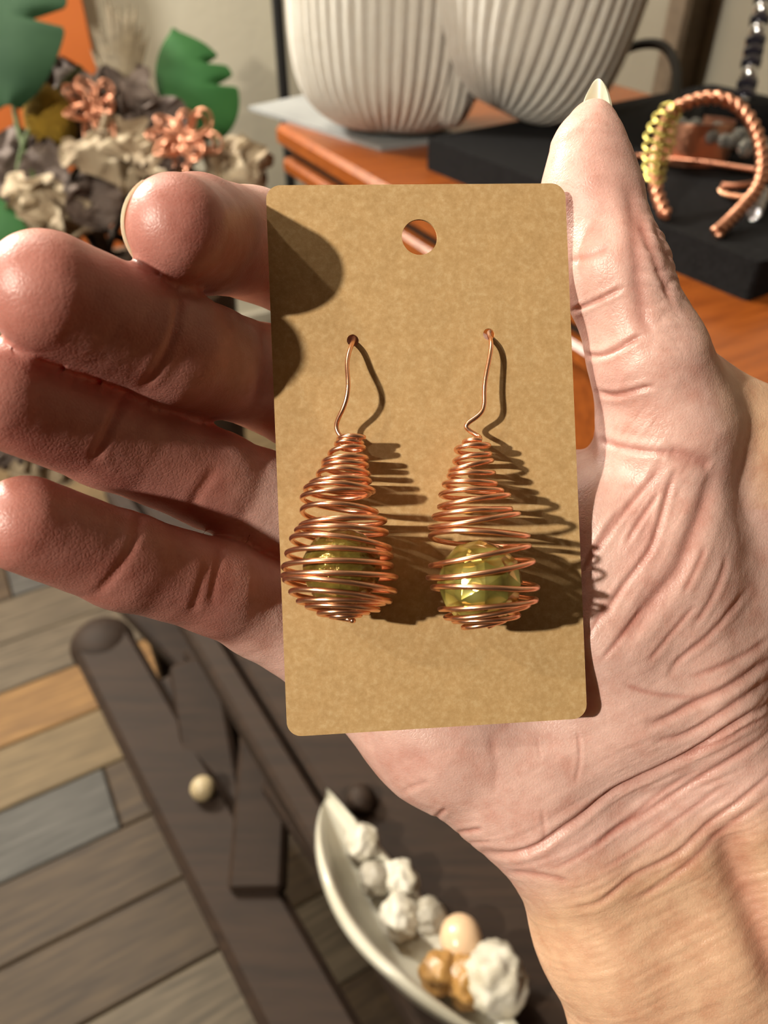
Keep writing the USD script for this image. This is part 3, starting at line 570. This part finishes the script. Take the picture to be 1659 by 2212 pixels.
def project(V, it=3):
    e = .02
    for _ in range(it):
        d = sdf(V); gr = np.stack([sdf(V + e * np.eye(3)[k]) - sdf(V - e * np.eye(3)[k]) for k in range(3)], 1) / (2 * e)
        V = V - np.clip(d / np.maximum((gr ** 2).sum(1), .4), -.06, .06)[:, None] * gr
    return V, gr
HV, HF = surface_nets(np.array([-7.2, -19.5, 8.6]), np.array([13.5, 8.0, 18.9]), .105)
HV, gr = project(HV, 4)
def pix(V): return CX + F * V[:, 0] / V[:, 2], CY - F * V[:, 1] / V[:, 2]
for lvl in range(2):
    gn = gr / np.linalg.norm(gr, axis=1, keepdims=True); x, y = pix(HV)
    facing = np.einsum('ij,ij->i', gn, HV / np.linalg.norm(HV, axis=1, keepdims=True)) < .35
    vis = facing & (x > -120) & (x < 1760) & (y > 100) & (y < 2330)
    if lvl == 1: vis &= (x > 540)
    HV, HF = trimesh.remesh.subdivide(HV, HF, face_index=np.nonzero(vis[HF].any(1))[0])
    HV, gr = project(HV, 2)
from scipy.sparse import coo_matrix
ed = np.vstack([HF[:, [0, 1]], HF[:, [1, 2]], HF[:, [2, 0]]]); nv = len(HV)
AD_ = coo_matrix((np.ones(2 * len(ed)), (np.r_[ed[:, 0], ed[:, 1]], np.r_[ed[:, 1], ed[:, 0]])), (nv, nv)).tocsr(); AD_.data[:] = 1; deg = np.asarray(AD_.sum(1))
kink = ((np.linalg.norm(gr, axis=1) < .88) & (pix(HV)[0] < 700)).astype(float)[:, None]
for _ in range(6): kink = np.maximum(kink, (AD_ @ kink / deg) * .95)
kink = np.clip(kink * 1.5, 0, 1)
for _ in range(14): HV = HV + kink * .6 * (AD_ @ HV / deg - HV)
gr = np.zeros_like(HV); fn_ = np.cross(HV[HF[:, 1]] - HV[HF[:, 0]], HV[HF[:, 2]] - HV[HF[:, 0]])
for k in range(3): np.add.at(gr, HF[:, k], fn_)
gn0 = np.stack([sdf(HV[:2000] + .02 * np.eye(3)[k]) - sdf(HV[:2000]) for k in range(3)], 1)
if np.einsum('ij,ij->i', gr[:2000], gn0).sum() < 0: gr = -gr
gn = gr / np.maximum(np.linalg.norm(gr, axis=1, keepdims=True), 1e-12)
x, y = pix(HV); toward = np.clip(-np.einsum('ij,ij->i', gn, HV / np.linalg.norm(HV, axis=1, keepdims=True)) * 3 + .6, 0, 1)
PXC = HV[:, 2] / F                                                  # cm per pixel
disp = np.zeros(len(HV)); redden = np.zeros(len(HV))
def crease(pts, w, mm, lip=.3, color=.5):
    """a fold in the skin along a line on the hand: w pixels wide, mm deep"""
    global disp, redden
    P_ = spline(np.array(pts, float), 24) if len(pts) > 2 else np.array(pts, float); mlo, mhi = P_.min(0) - 5 * w, P_.max(0) + 5 * w
    k = np.nonzero((x > mlo[0]) & (x < mhi[0]) & (y > mlo[1]) & (y < mhi[1]) & (toward > 0))[0]
    if not len(k): return
    q = np.stack([x[k], y[k]], 1); best = np.full(len(k), 1e9); tb = np.zeros(len(k)); n = len(P_) - 1
    for i in range(n):
        a, d = P_[i], P_[i + 1] - P_[i]; t = np.clip(((q - a) @ d) / (d @ d), 0, 1); r = np.linalg.norm(q - a - t[:, None] * d, axis=1)
        u = r < best; best[u] = r[u]; tb[u] = (i + t[u]) / n
    fade = np.clip(np.minimum(tb, 1 - tb) * 6 + .25, 0, 1)
    disp[k] += toward[k] * fade * mm * .044 * (-np.exp(-(best / w) ** 2) + lip * np.exp(-((best - 2.2 * w) / (1.3 * w)) ** 2))
    redden[k] += toward[k] * fade * .95 * color * np.exp(-(best / (1.2 * w)) ** 2)
CR = [  # thumb
 ([(1231, 565), (1281, 549), (1320, 530)], 7, .35), ([(1235, 672), (1281, 653), (1312, 638), (1345, 622)], 5, .7), ([(1266, 765), (1312, 765), (1343, 749), (1389, 726)], 6, .8), ([(1293, 845), (1335, 853), (1381, 841), (1410, 835)], 6, .9),
 ([(1290, 948), (1340, 965), (1400, 975), (1455, 978)], 7, .6), ([(1354, 388), (1370, 457), (1376, 534), (1386, 649), (1402, 726)], 16, .9), ([(1384, 469), (1404, 534), (1430, 599), (1455, 661)], 8, .7), ([(1410, 480), (1428, 520), (1448, 570)], 6, .5),
 # wrist
 ([(1045, 1842), (1103, 1846), (1157, 1832), (1206, 1799), (1264, 1758), (1297, 1729), (1351, 1696), (1416, 1667), (1466, 1642), (1515, 1613), (1577, 1572), (1670, 1520)], 7, 1.7), ([(1404, 1564), (1454, 1547), (1495, 1523), (1557, 1494), (1610, 1461), (1670, 1420)], 8, 1.3),
 ([(1421, 1601), (1474, 1589), (1536, 1556), (1598, 1514), (1670, 1465)], 7, .9), ([(1289, 1832), (1355, 1778), (1396, 1754), (1466, 1708), (1528, 1671), (1598, 1630), (1670, 1575)], 6, .8), ([(1256, 1960), (1313, 1939), (1371, 1890), (1425, 1865), (1466, 1840), (1515, 1795), (1577, 1745), (1670, 1665)], 6, .8),
 ([(1190, 1880), (1250, 1850), (1320, 1800), (1400, 1735), (1500, 1668)], 5, .4), ([(1360, 1945), (1430, 1910), (1500, 1850), (1570, 1790), (1660, 1720)], 6, .5), ([(1100, 1885), (1160, 1890), (1230, 1905)], 6, .5), ([(1480, 1640), (1560, 1600), (1660, 1545)], 5, .6), ([(1300, 1880), (1380, 1830), (1470, 1765), (1560, 1700)], 5, .4),
 ([(1560, 1790), (1590, 1870), (1635, 1990), (1700, 2150)], 34, 3.4), ([(1500, 1460), (1580, 1430), (1660, 1380)], 6, .5), ([(1350, 1480), (1420, 1500), (1500, 1505)], 5, .25),
 # ball of the thumb
 ([(1290, 1345), (1311, 1319), (1349, 1262), (1377, 1226), (1403, 1189), (1422, 1139), (1441, 1069), (1460, 1015)], 6, .8), ([(1282, 1199), (1327, 1136), (1365, 1085), (1403, 1041), (1428, 1003)], 6, .6), ([(1340, 1390), (1377, 1344), (1422, 1284), (1462, 1237), (1487, 1180), (1512, 1117), (1536, 1022)], 17, 1.5),
 ([(1300, 1425), (1352, 1363), (1390, 1313)], 5, .5), ([(1475, 1281), (1504, 1227), (1523, 1180)], 5, .4), ([(1447, 1458), (1485, 1411), (1517, 1386), (1564, 1338), (1612, 1275)], 6, .6), ([(1443, 975), (1498, 993), (1540, 1006)], 16, 1.3), ([(1262, 1240), (1300, 1160), (1340, 1100)], 5, .4),
 ([(1500, 1350), (1540, 1290), (1570, 1200)], 6, .4), ([(1400, 1430), (1450, 1370), (1500, 1310)], 5, .35), ([(1268, 1380), (1310, 1300)], 5, .3), ([(1355, 1170), (1385, 1120), (1420, 1070)], 5, .6),
 # heel of the hand
 ([(1247, 1580), (1250, 1663), (1243, 1690)], 4, .3, .2, .2), ([(1060, 1585), (1070, 1640), (1068, 1720)], 9, .2, .2, .12), ([(1173, 1750), (1177, 1812)], 5, .25, .2, .15), ([(935, 1772), (963, 1748)], 5, .6), ([(985, 1800), (1039, 1792)], 5, .6), ([(1010, 1822), (1060, 1818)], 4, .3, .2, .2), ([(870, 1712), (905, 1695), (930, 1690)], 6, .25, .2, .15), ([(1160, 1590), (1168, 1640)], 4, .15, .2, .12),
 # fingers
 ([(386, 640), (378, 709), (340, 794), (312, 830)], 9, .7), ([(202, 992), (235, 925), (268, 850)], 9, .8), ([(400, 1132), (423, 1076), (470, 1010)], 10, .4), ([(301, 1100), (284, 1180), (246, 1240), (207, 1282)], 9, .5), ([(450, 1215), (432, 1270), (414, 1325)], 9, .4), ([(484, 1165), (468, 1230), (455, 1300)], 8, .35), ([(560, 690), (570, 770), (545, 880)], 9, .5)]
for c in CR: crease(*c)
gm = lambda cx, cy, sx_, sy_: np.exp(-((x - cx) / sx_) ** 2 - ((y - cy) / sy_) ** 2)
hp = HV * 1.0                                                        # fine wrinkles, in the hand's own centimetres
wd = np.array([.85, .5, 0]); wn = np.array([-.5, .85, 0]); hw = np.stack([hp @ wd * .8, hp @ wn * 6.5, hp[:, 2] * .8], 1)
wr = np.clip(gm(1440, 1800, 300, 300) + gm(1500, 2100, 350, 350) * .8 + gm(1580, 1500, 150, 150) * .6, 0, 1)
disp += toward * wr * .030 * (np.abs(meshkit.fbm(hw, 3, 11) - .5) * 2 - .4)
th_ = np.stack([hp @ np.array([.5, .87, 0]) * 1.2, hp @ np.array([-.87, .5, 0]) * 7, hp[:, 2]], 1)
disp += toward * (gm(1420, 1200, 150, 260) + .5 * gm(1380, 850, 90, 160)) * .020 * (np.abs(meshkit.fbm(th_, 3, 12) - .5) * 2 - .4)
disp += toward * .010 * (meshkit.fbm(hp * 3.2, 3, 13) - .5) * 2
dd_ = np.stack([hp @ np.array([.2, .98, 0]) * 7, hp @ np.array([.98, -.2, 0]) * 2, hp[:, 2] * 2], 1)
disp += np.clip(gm(1420, 560, 40, 140) + gm(1450, 660, 50, 120), 0, 1) * .06 * (np.abs(meshkit.fbm(dd_, 2, 14) - .5) * 2 - .3)
HV = HV + gn * disp[:, None]
# skin tone: pink palm, tan wrist and forearm, red fingers with shade put into the colour
PINK, TAN, RED_AND_SHADE, LINE = (np.array(rgb(*c)) for c in ((230, 188, 176), (226, 184, 152), (172, 96, 84), (186, 116, 102)))
tan_w = np.clip((x * .35 + y - 2270) / 130, 0, 1)[:, None]
tan_w = np.maximum(tan_w, np.clip((x - 1430 - (y - 500) * .28) / 90, 0, 1)[:, None] * (y < 1100)[:, None])
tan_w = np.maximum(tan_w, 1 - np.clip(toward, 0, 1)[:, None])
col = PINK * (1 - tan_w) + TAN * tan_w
fing = np.clip((600 - x) / 120, 0, 1)[:, None] * np.clip((13.9 - HV[:, 2:]) / 1.0, 0, 1); col = col * (1 - fing * .75) + RED_AND_SHADE * fing * .75
rp_ = np.clip(gm(1270, 430, 80, 130) * .35 + gm(860, 1650, 90, 60) * .25 + gm(1390, 1150, 50, 120) * .3 + gm(1330, 820, 50, 60) * .25, 0, 1)[:, None]; col = col * (1 - rp_) + RED_AND_SHADE * rp_
lw = np.clip(redden, 0, .75)[:, None]; col = col * (1 - lw) + LINE * lw
vn = (meshkit.fbm(hp * .9 + 4, 2, 15)[:, None] - .5) * .16; col = np.clip(col * (1 + vn), 0, 1)
W = c2w(HV); hloc = c2w(pc(1500, 2150, 15.4))
if trimesh.Trimesh(W, HF, process=False).volume < 0: HF = HF[:, ::-1]
hd = Thing('hand', 'open hand with curled fingers and raised thumb holding the earring card in its palm', 'hand', hloc)
hpth = hd.part('skin', (W, HF), None, smooth=True)
hm = UsdGeom.Mesh.Get(stage, hpth); UsdShade.MaterialBindingAPI.Apply(hm.GetPrim()).Bind(SKIN)
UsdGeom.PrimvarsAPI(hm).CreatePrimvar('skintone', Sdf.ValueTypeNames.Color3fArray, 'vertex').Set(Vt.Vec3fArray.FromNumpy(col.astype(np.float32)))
def nail(tip, r, joint, dors, w_deg, s0, s1, label, lift=.015, taper=.0, rnd=.16, dip=.35):
    a = tip - joint; a /= np.linalg.norm(a); n = np.array(dors, float); n -= a * (n @ a); n /= np.linalg.norm(n); b = np.cross(a, n)
    ns, nf = 24, 15; s, f = np.meshgrid(np.linspace(0, 1, ns), np.linspace(-1, 1, nf), indexing='ij')
    ph = np.radians(w_deg) * f * (1 - taper * s ** 2); ss = s0 + (s1 - s0) * s * (1 - rnd * f ** 2 * s)
    rr = r + lift - dip * np.clip(ss, 0, 2) ** 2
    out = []
    for t_ in (0.0, .05):
        out.append(tip + ss[..., None] * a + (rr + t_ - .05)[..., None] * (np.cos(ph)[..., None] * n + np.sin(ph)[..., None] * b))
    V = np.concatenate([o.reshape(-1, 3) for o in out]); o = ns * nf; i, j = np.meshgrid(np.arange(ns - 1), np.arange(nf - 1), indexing='ij'); q0 = i * nf + j
    q1 = np.stack([q0, q0 + 1, q0 + nf + 1, q0 + nf], -1).reshape(-1, 4); per = np.r_[np.arange(nf), np.arange(1, ns) * nf + nf - 1, (ns - 1) * nf + np.arange(nf - 2, -1, -1), np.arange(ns - 2, 0, -1) * nf]; pn = np.roll(per, -1)
    Q = np.vstack([q1, q1[:, ::-1] + o, np.stack([pn, per, per + o, pn + o], -1)])
    hd.part('fingernail', fix(c2w(V), np.vstack([Q[:, [0, 1, 2]], Q[:, [0, 2, 3]]])), NAIL, smooth=40, label=label)
nail(THB[0][0], .37, THB[1][2], (.45, 0, 1), 58, -.6, .86, 'pale thumbnail', .02, .25, .3, .06)
nail(IDX[0][0], .765, IDX[0][2], (-1, .25, .1), 46, -.5, .44, 'nail of the index finger', .0)
nail(MID[0][0], .81, MID[0][2], (-1, .6, .1), 46, -.5, .44, 'nail of the middle finger', .0)
nail(RNG[0][0], .77, RNG[0][2], (-1, .3, .1), 46, -.5, .44, 'nail of the ring finger', .0)
nail(PNK[0][0], .69, PNK[0][2], (-1, .2, .1), 46, -.5, .44, 'nail of the little finger', .0)
